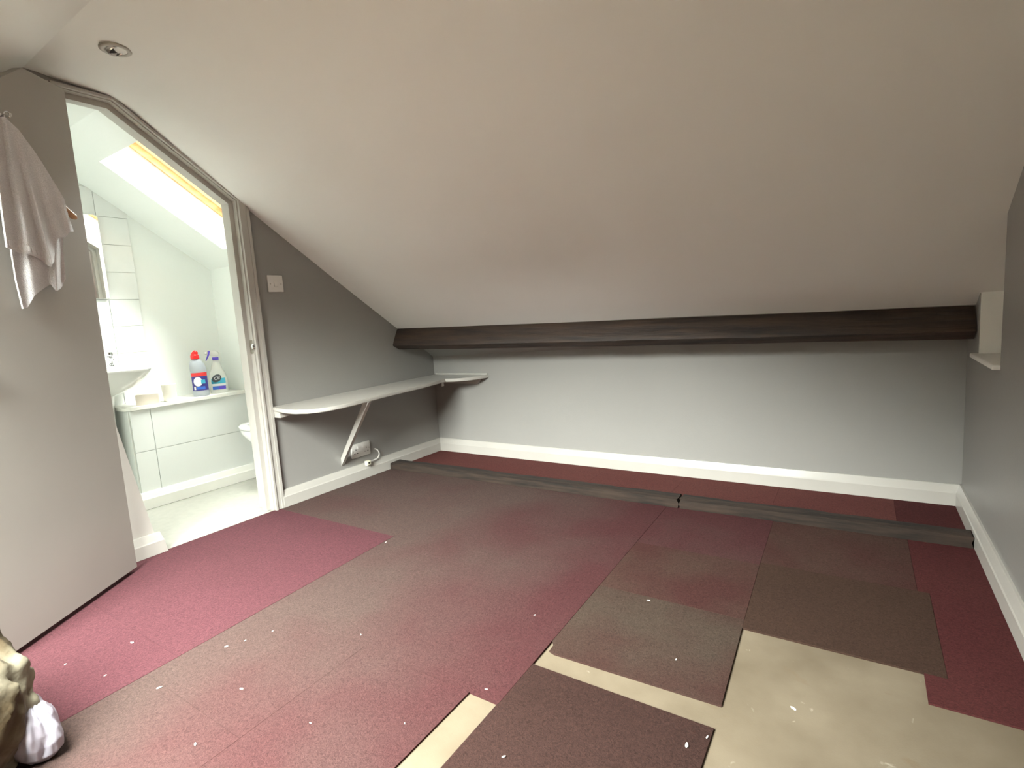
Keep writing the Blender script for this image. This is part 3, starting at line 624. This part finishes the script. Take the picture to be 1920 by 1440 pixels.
for i, (x, y, s) in enumerate(fk):
    s *= 0.0008; pts = [(s * (1 + .5 * random.random()) * math.cos(a), s * 0.55 * (0.7 + .6 * random.random()) * math.sin(a)) for a in (0, 1.1, 2.2, 3.2, 4.3, 5.3)]
    z0 = -0.0045 if (-.28 < x < .14 and y < 1.64) else 0.0012
    b_ = prism_z(pts, 0, 0.0016); o = obj('paint_flake', b_, 'flake', loc=(x, y, z0)); o.rotation_euler = (0, 0, random.random() * 3)
    tag(o, FL[i], 'paint flake', 'paint flakes scattered on the floor')

# ------------------------------------------------------------------ bathroom: ledge, tiles
led = thing('ledge_unit', 'white tiled boxed-in ledge along the bathroom wall', 'ledge', (0, 0, 0))
obj('body', box(B(), XW + .001, XBOX - 0.008, 1.32, 2.044, 0, 0.603), 'grout', led)
cor = [(XW + .001, 1.300), (XBOX - .05, 1.300), (XBOX - .015, 1.308), (XBOX + .006, 1.33), (XBOX + .012, 1.36), (XBOX + .012, 2.044), (XW + .001, 2.044)]
b_ = prism_z(cor, 0.604, 0.624); obj('ledge_top', b_, 'reveal', led)
for (y0, y1) in ((1.320, 1.428), (1.4305, 2.0435)):
    for (z0, z1) in ((0.004, 0.347), (0.3495, 0.602)):
        obj('tile', box(B(), XBOX - .008, XBOX, y0, y1, z0, z1, 0.0012), 'tile', led)
obj('side_panel', box(B(), XW + .002, XBOX - .008, 1.312, 1.3195, 0.004, 0.602), 'tile', led)
# square wall tiles behind the basin: pieces of the wall
gb = B(); box(gb, XW, XW + .004, 0.44, 1.570, 0.60, 1.945); obj('grout_bed', gb, 'grout', wall_bath)
ys = [1.5695 - 0.1672 * k for k in range(7)]; zs = [0.609 + 0.167 * k for k in range(9)]
tm = None
for k in range(6):
    for j in range(8):
        y1, y0 = ys[k] - .0012, ys[k + 1] + .0012; z0, z1 = zs[j] + .0012, zs[j + 1] - .0012
        if tm is None: t0 = obj('tile', box(B(), 0, .0065, -.0824, .0824, -.0823, .0823, 0.001), 'tile', wall_bath); tm = t0.data
        else: t0 = bpy.data.objects.new('tile', tm); C.objects.link(t0); t0.parent = wall_bath
        t0.location = (XW + .003, (y0 + y1) / 2, (z0 + z1) / 2)

mi = thing('wall_mirror', 'frameless wall mirror above the basin, mostly hidden by the door', 'mirror', (XW + .018, 1.165, 1.53), math.radians(-1.6))
obj('mirror_glass', box(B(), 0.001, 0.006, -0.238, 0.238, -0.249, 0.249, 0.0015), 'mirror', mi)
obj('backing', box(B(), -0.0005, 0.001, -0.235, 0.235, -0.246, 0.246), 'dark', mi)

# basin with pedestal and pillar taps
ba = thing('wash_basin', 'white ceramic pedestal wash basin partly hidden by the open door', 'basin', (0, 0, 0))
def basin_ring(sc, z, n=48, cx=-3.665, cy=1.222, rx=0.225, ry=0.252, pull=0.0):
    r_ = []
    for i in range(n):
        a = 2 * math.pi * i / n; ca_, sa = math.cos(a), math.sin(a)
        e = 2 / 2.4
        x = cx + pull + rx * sc * math.copysign(abs(ca_) ** e, ca_); y = cy + ry * sc * math.copysign(abs(sa) ** e, sa)
        r_.append((max(x, XW + 0.011), y, z))
    return r_
rings = [basin_ring(.34, .700, pull=-.06), basin_ring(.50, .715, pull=-.05), basin_ring(.72, .752, pull=-.03), basin_ring(.88, .797, pull=-.01), basin_ring(.97, .835), basin_ring(1.0, .850), basin_ring(.995, .857), basin_ring(.97, .860), basin_ring(.80, .857, pull=.02), basin_ring(.74, .845, pull=.02), basin_ring(.62, .80, pull=.015), basin_ring(.40, .755, pull=.01), basin_ring(.1, .745, pull=.01)]
obj('bowl', loft(B(), rings), 'ceramic', ba, smooth=60)
b_ = B(); box(b_, XW + .0105, XW + .125, 1.035, 1.41, .845, .872, .008); obj('tap_ledge', b_, 'ceramic', ba, smooth=40)
b_ = B(); lathe(b_, [(.098, 0), (.098, .02), (.090, .06), (.082, .25), (.080, .50), (.086, .64), (.095, .715)], 32, (-3.745, 1.208), sx=1.1); obj('pedestal', b_, 'ceramic', ba, smooth=50)
for ty in (1.118, 1.335):
    tp = obj('tap', lathe(B(), [(.022, .870), (.022, .878), (.015, .884), (.014, .912), (.018, .918), (.018, .926), (.010, .930)], 20, (XW + .070, ty)), 'chrome', ba, smooth=40)
    obj('tap_head', lathe(B(), [(.012, .928), (.021, .934), (.024, .944), (.021, .956), (.010, .960)], 12, (XW + .070, ty)), 'chrome', tp, smooth=30)
    b_ = B(); tube(b_, spline([(XW + .075, ty, .908), (XW + .105, ty, .915), (XW + .13, ty, .908), (XW + .14, ty, .893)], 5), .0095, 12); obj('spout', b_, 'chrome', tp, smooth=50)

# toilet
to = thing('toilet', 'white ceramic toilet just showing behind the door lining', 'toilet', (0, 0, 0))
def oval(cx, cy, rx, ry, z, n=40, e=2.3):
    return [(cx + rx * math.copysign(abs(math.cos(a)) ** (2 / e), math.cos(a)), cy + ry * math.copysign(abs(math.sin(a)) ** (2 / e), math.sin(a)), z) for a in [2 * math.pi * i / n for i in range(n)]]
tx, ty = -3.275, 2.055
obj('bowl', loft(B(), [oval(tx, ty + .07, .105, .16, 0.0), oval(tx, ty + .07, .10, .15, .10), oval(tx, ty + .06, .115, .16, .20), oval(tx, ty + .02, .155, .215, .31), oval(tx, ty, .178, .245, .375), oval(tx, ty, .182, .25, .40), oval(tx, ty, .13, .19, .40), oval(tx, ty, .10, .14, .30), oval(tx, ty, .04, .06, .22)]), 'ceramic', to, smooth=50)
obj('seat', loft(B(), [oval(tx, ty, .180, .248, .402), oval(tx, ty, .186, .254, .408), oval(tx, ty, .186, .254, .422), oval(tx, ty, .178, .246, .429), oval(tx, ty, .125, .185, .429), oval(tx, ty, .118, .178, .422), oval(tx, ty, .118, .178, .402)], False, False), 'ceramic', to, smooth=50)
ld = obj('lid', box(B(), tx - .18, tx + .18, 2.275, 2.295, .43, .80, .008), 'ceramic', to, smooth=40)
obj('cistern', box(B(), tx - .20, tx + .20, 2.31, 2.49, .42, .80, .02), 'ceramic', to, smooth=40)
obj('cistern_lid', box(B(), tx - .21, tx + .21, 2.30, 2.50, .801, .83, .01), 'ceramic', to, smooth=40)

# things on the ledge
sb = thing('soap_carton', 'small cream card soap carton lying on the bathroom ledge', 'carton', (-3.64, 1.455, 0.6245), math.radians(62.7))
obj('carton', box(B(), -0.072, 0.045, -0.026, 0.026, 0, 0.064, 0.001), 'card', sb)
obj('end_flap', box(B(), -0.0735, -0.072, -0.025, 0.025, 0.002, 0.062), 'card', sb)
cu = thing('tumbler', 'off-white bathroom tumbler beside the soap carton on the ledge', 'tumbler', (-3.655, 1.572, 0.6245))
obj('cup', lathe(B(), [(.033, 0), (.036, .003), (.041, .105), (.0395, .106), (.037, .100), (.033, .008), (.0, .006)], 32, cap1=False), 'tumbler', cu, smooth=40)

def strip(bm, rad, prof, a0, a1, z0, z1, off=.0008, n=14, sx=1, sy=1):
    """label patch on a lathed oval bottle; a in radians, front = -90deg"""
    vs = []
    for z in [lerp(z0, z1, k / 6) for k in range(7)]:
        r0 = rad(z) + off
        vs.append([bm.verts.new((sx * r0 * math.cos(a), sy * r0 * math.sin(a) - off, z)) for a in [lerp(a0, a1, i / n) for i in range(n + 1)]])
    for a, b in zip(vs, vs[1:]):
        for i in range(n): bm.faces.new((a[i], a[i + 1], b[i + 1], b[i]))
    return bm
def prof_r(pr):
    def f(z):
        for (r0, z0), (r1, z1) in zip(pr, pr[1:]):
            if z0 <= z <= z1 and z1 > z0: return lerp(r0, r1, (z - z0) / (z1 - z0))
        return pr[-1][0]
    return f
RZ = math.radians(62.7); F0 = -math.pi / 2
b1 = thing('bleach_bottle', 'grey cleaner bottle with red cap and navy label on the ledge', 'bottle', (-3.672, 1.772, 0.6245), RZ)
pr = [(.045, 0), (.048, .004), (.048, .03), (.0465, .05), (.0465, .14), (.048, .165), (.0475, .185), (.043, .210), (.034, .232), (.024, .245), (.022, .250)]
shy = .68
lean = lambda z: (-0.010 * max(0, (z - .17) / .08), 0)
b_ = B(); lathe(b_, pr, 40, sy=shy, off=lean); obj('body', b_, 'greybottle', b1, smooth=40)
rf = prof_r(pr)
obj('red_band', strip(B(), rf, pr, F0 - 1.25, F0 + 1.25, .133, .156, sy=shy), 'redlabel', b1, smooth=60)
obj('navy_label', strip(B(), rf, pr, F0 - 1.25, F0 + 1.25, .038, .132, sy=shy), 'navy', b1, smooth=60)
obj('emblem', loft(B(), [[(-.010 + .025 * math.cos(a), -shy * rf(.1) - .0022 + .012 * (abs(-.010 + .025 * math.cos(a)) / .0465) ** 2 + .0004 * 0, .097 + .031 * math.sin(a)) for a in [2 * math.pi * i / 28 for i in range(28)]], [(-.010 + .001 * math.cos(a), -shy * rf(.1) - .0022, .097 + .001 * math.sin(a)) for a in [2 * math.pi * i / 28 for i in range(28)]]], False, True), 'whitelabel', b1, smooth=60)
obj('blue_swoosh', strip(B(), rf, pr, F0 + .15, F0 + .72, .082, .108, .0016, sy=shy), 'cyan', b1, smooth=60)
obj('blue_panel', strip(B(), rf, pr, F0 - .45, F0 + .62, .046, .064, .0016, sy=shy), 'blue', b1, smooth=60)
obj('white_mark', strip(B(), rf, pr, F0 - .85, F0 - .58, .044, .066, .0016, sy=shy), 'whitelabel', b1, smooth=60)
cp = B(); lathe(cp, [(.0245, .246), (.0255, .249), (.0255, .268), (.023, .274), (.017, .279), (.010, .282)], 24, (-.010, 0)); cap = obj('cap', cp, 'red', b1, smooth=40)
cp = B(); tube(cp, spline([(-.012, 0, .262), (-.012, 0, .276), (-.004, 0, .288), (.004, 0, .297)], 5), [.022, .0215, .021, .0205, .020, .0195, .019, .0185, .018, .017, .0165, .016, .0155, .0145, .013, .008], 18); obj('spout', cp, 'red', cap, smooth=60)

b2 = thing('spray_bottle', 'clear trigger spray bottle with blue collar and Cif label on the ledge', 'bottle', (-3.69, 1.902, 0.6245), RZ)
b2['label'] = 'clear white trigger spray bottle with blue collar and pale blue label on the ledge'
pr = [(.050, 0), (.054, .005), (.056, .03), (.056, .08), (.053, .11), (.045, .140), (.034, .165), (.027, .195), (.020, .215), (.016, .225)]
shy = .55; b_ = B(); lathe(b_, pr, 40, sy=shy); obj('body', b_, 'clearbottle', b2, smooth=40)
obj('collar', lathe(B(), [(.0185, .226), (.0195, .228), (.0195, .244), (.0185, .246)], 20), 'purple', b2, smooth=40)
hd = B(); prism(hd, [(-.048, .262), (.016, .247), (.028, .262), (.024, .280), (.0, .292), (-.030, .294), (-.048, .288)], lambda x, z: (x, -.012, z), lambda x, z: (x, .012, z))
bmesh.ops.bevel(hd, geom=hd.edges[:], offset=.004, segments=2, affect='EDGES'); head = obj('spray_head', hd, 'clearbottle', b2, smooth=40)
nz = B(); tube(nz, [(-.048, 0, .276), (-.058, 0, .276)], .008, 12); obj('nozzle', nz, 'clearbottle', head, smooth=40)
tg = B(); prism(tg, [(-.026, .290), (-.040, .292), (-.042, .272), (-.060, .226), (-.054, .226), (-.034, .262)], lambda x, z: (x, -.0135, z), lambda x, z: (x, .0135, z)); obj('trigger', tg, 'purple', b2)
rf = prof_r(pr)
obj('cyan_label', strip(B(), rf, pr, F0 - .85, F0 + .85, .066, .102, sy=shy), 'cyan', b2, smooth=60)
obj('white_stripe', strip(B(), rf, pr, F0 - .75, F0 + .85, .050, .065, sy=shy), 'whitelabel', b2, smooth=60)
obj('blue_panel', strip(B(), rf, pr, F0 - .75, F0 - .05, .026, .049, sy=shy), 'blue', b2, smooth=60)
obj('violet_panel', strip(B(), rf, pr, F0 - .05, F0 + .80, .026, .049, sy=shy), 'purple', b2, smooth=60)
yf = -shy * .0565 - .0030
lg = B(); prism(lg, [(-.008 + .029 * math.cos(a), .103 + .026 * math.sin(a) + .006 * math.cos(a)) for a in [2 * math.pi * i / 30 for i in range(30)]], lambda x, z: (x, yf + .0015, z), lambda x, z: (x, yf, z)); logo = obj('logo_disc', lg, 'greylogo', b2)
fc = bpy.data.curves.new('lettering', 'FONT'); fc.body = 'Cif'; fc.size = .030; fc.align_x = 'CENTER'; fc.align_y = 'CENTER'; fc.extrude = .0004; fc.offset = .0003; fc.shear = .15
fo_ = bpy.data.objects.new('lettering_source', fc); C.objects.link(fo_); bpy.context.view_layer.update()
me = bpy.data.meshes.new_from_object(fo_.evaluated_get(bpy.context.evaluated_depsgraph_get())); bpy.data.objects.remove(fo_)
me.name = 'lettering'; me.materials.clear(); me.materials.append(M['whitelabel'])
le = bpy.data.objects.new('lettering', me); C.objects.link(le); le.parent = logo
le.rotation_euler = (math.pi / 2, -0.18, 0); le.location = (-.008, yf - .0008, .103)
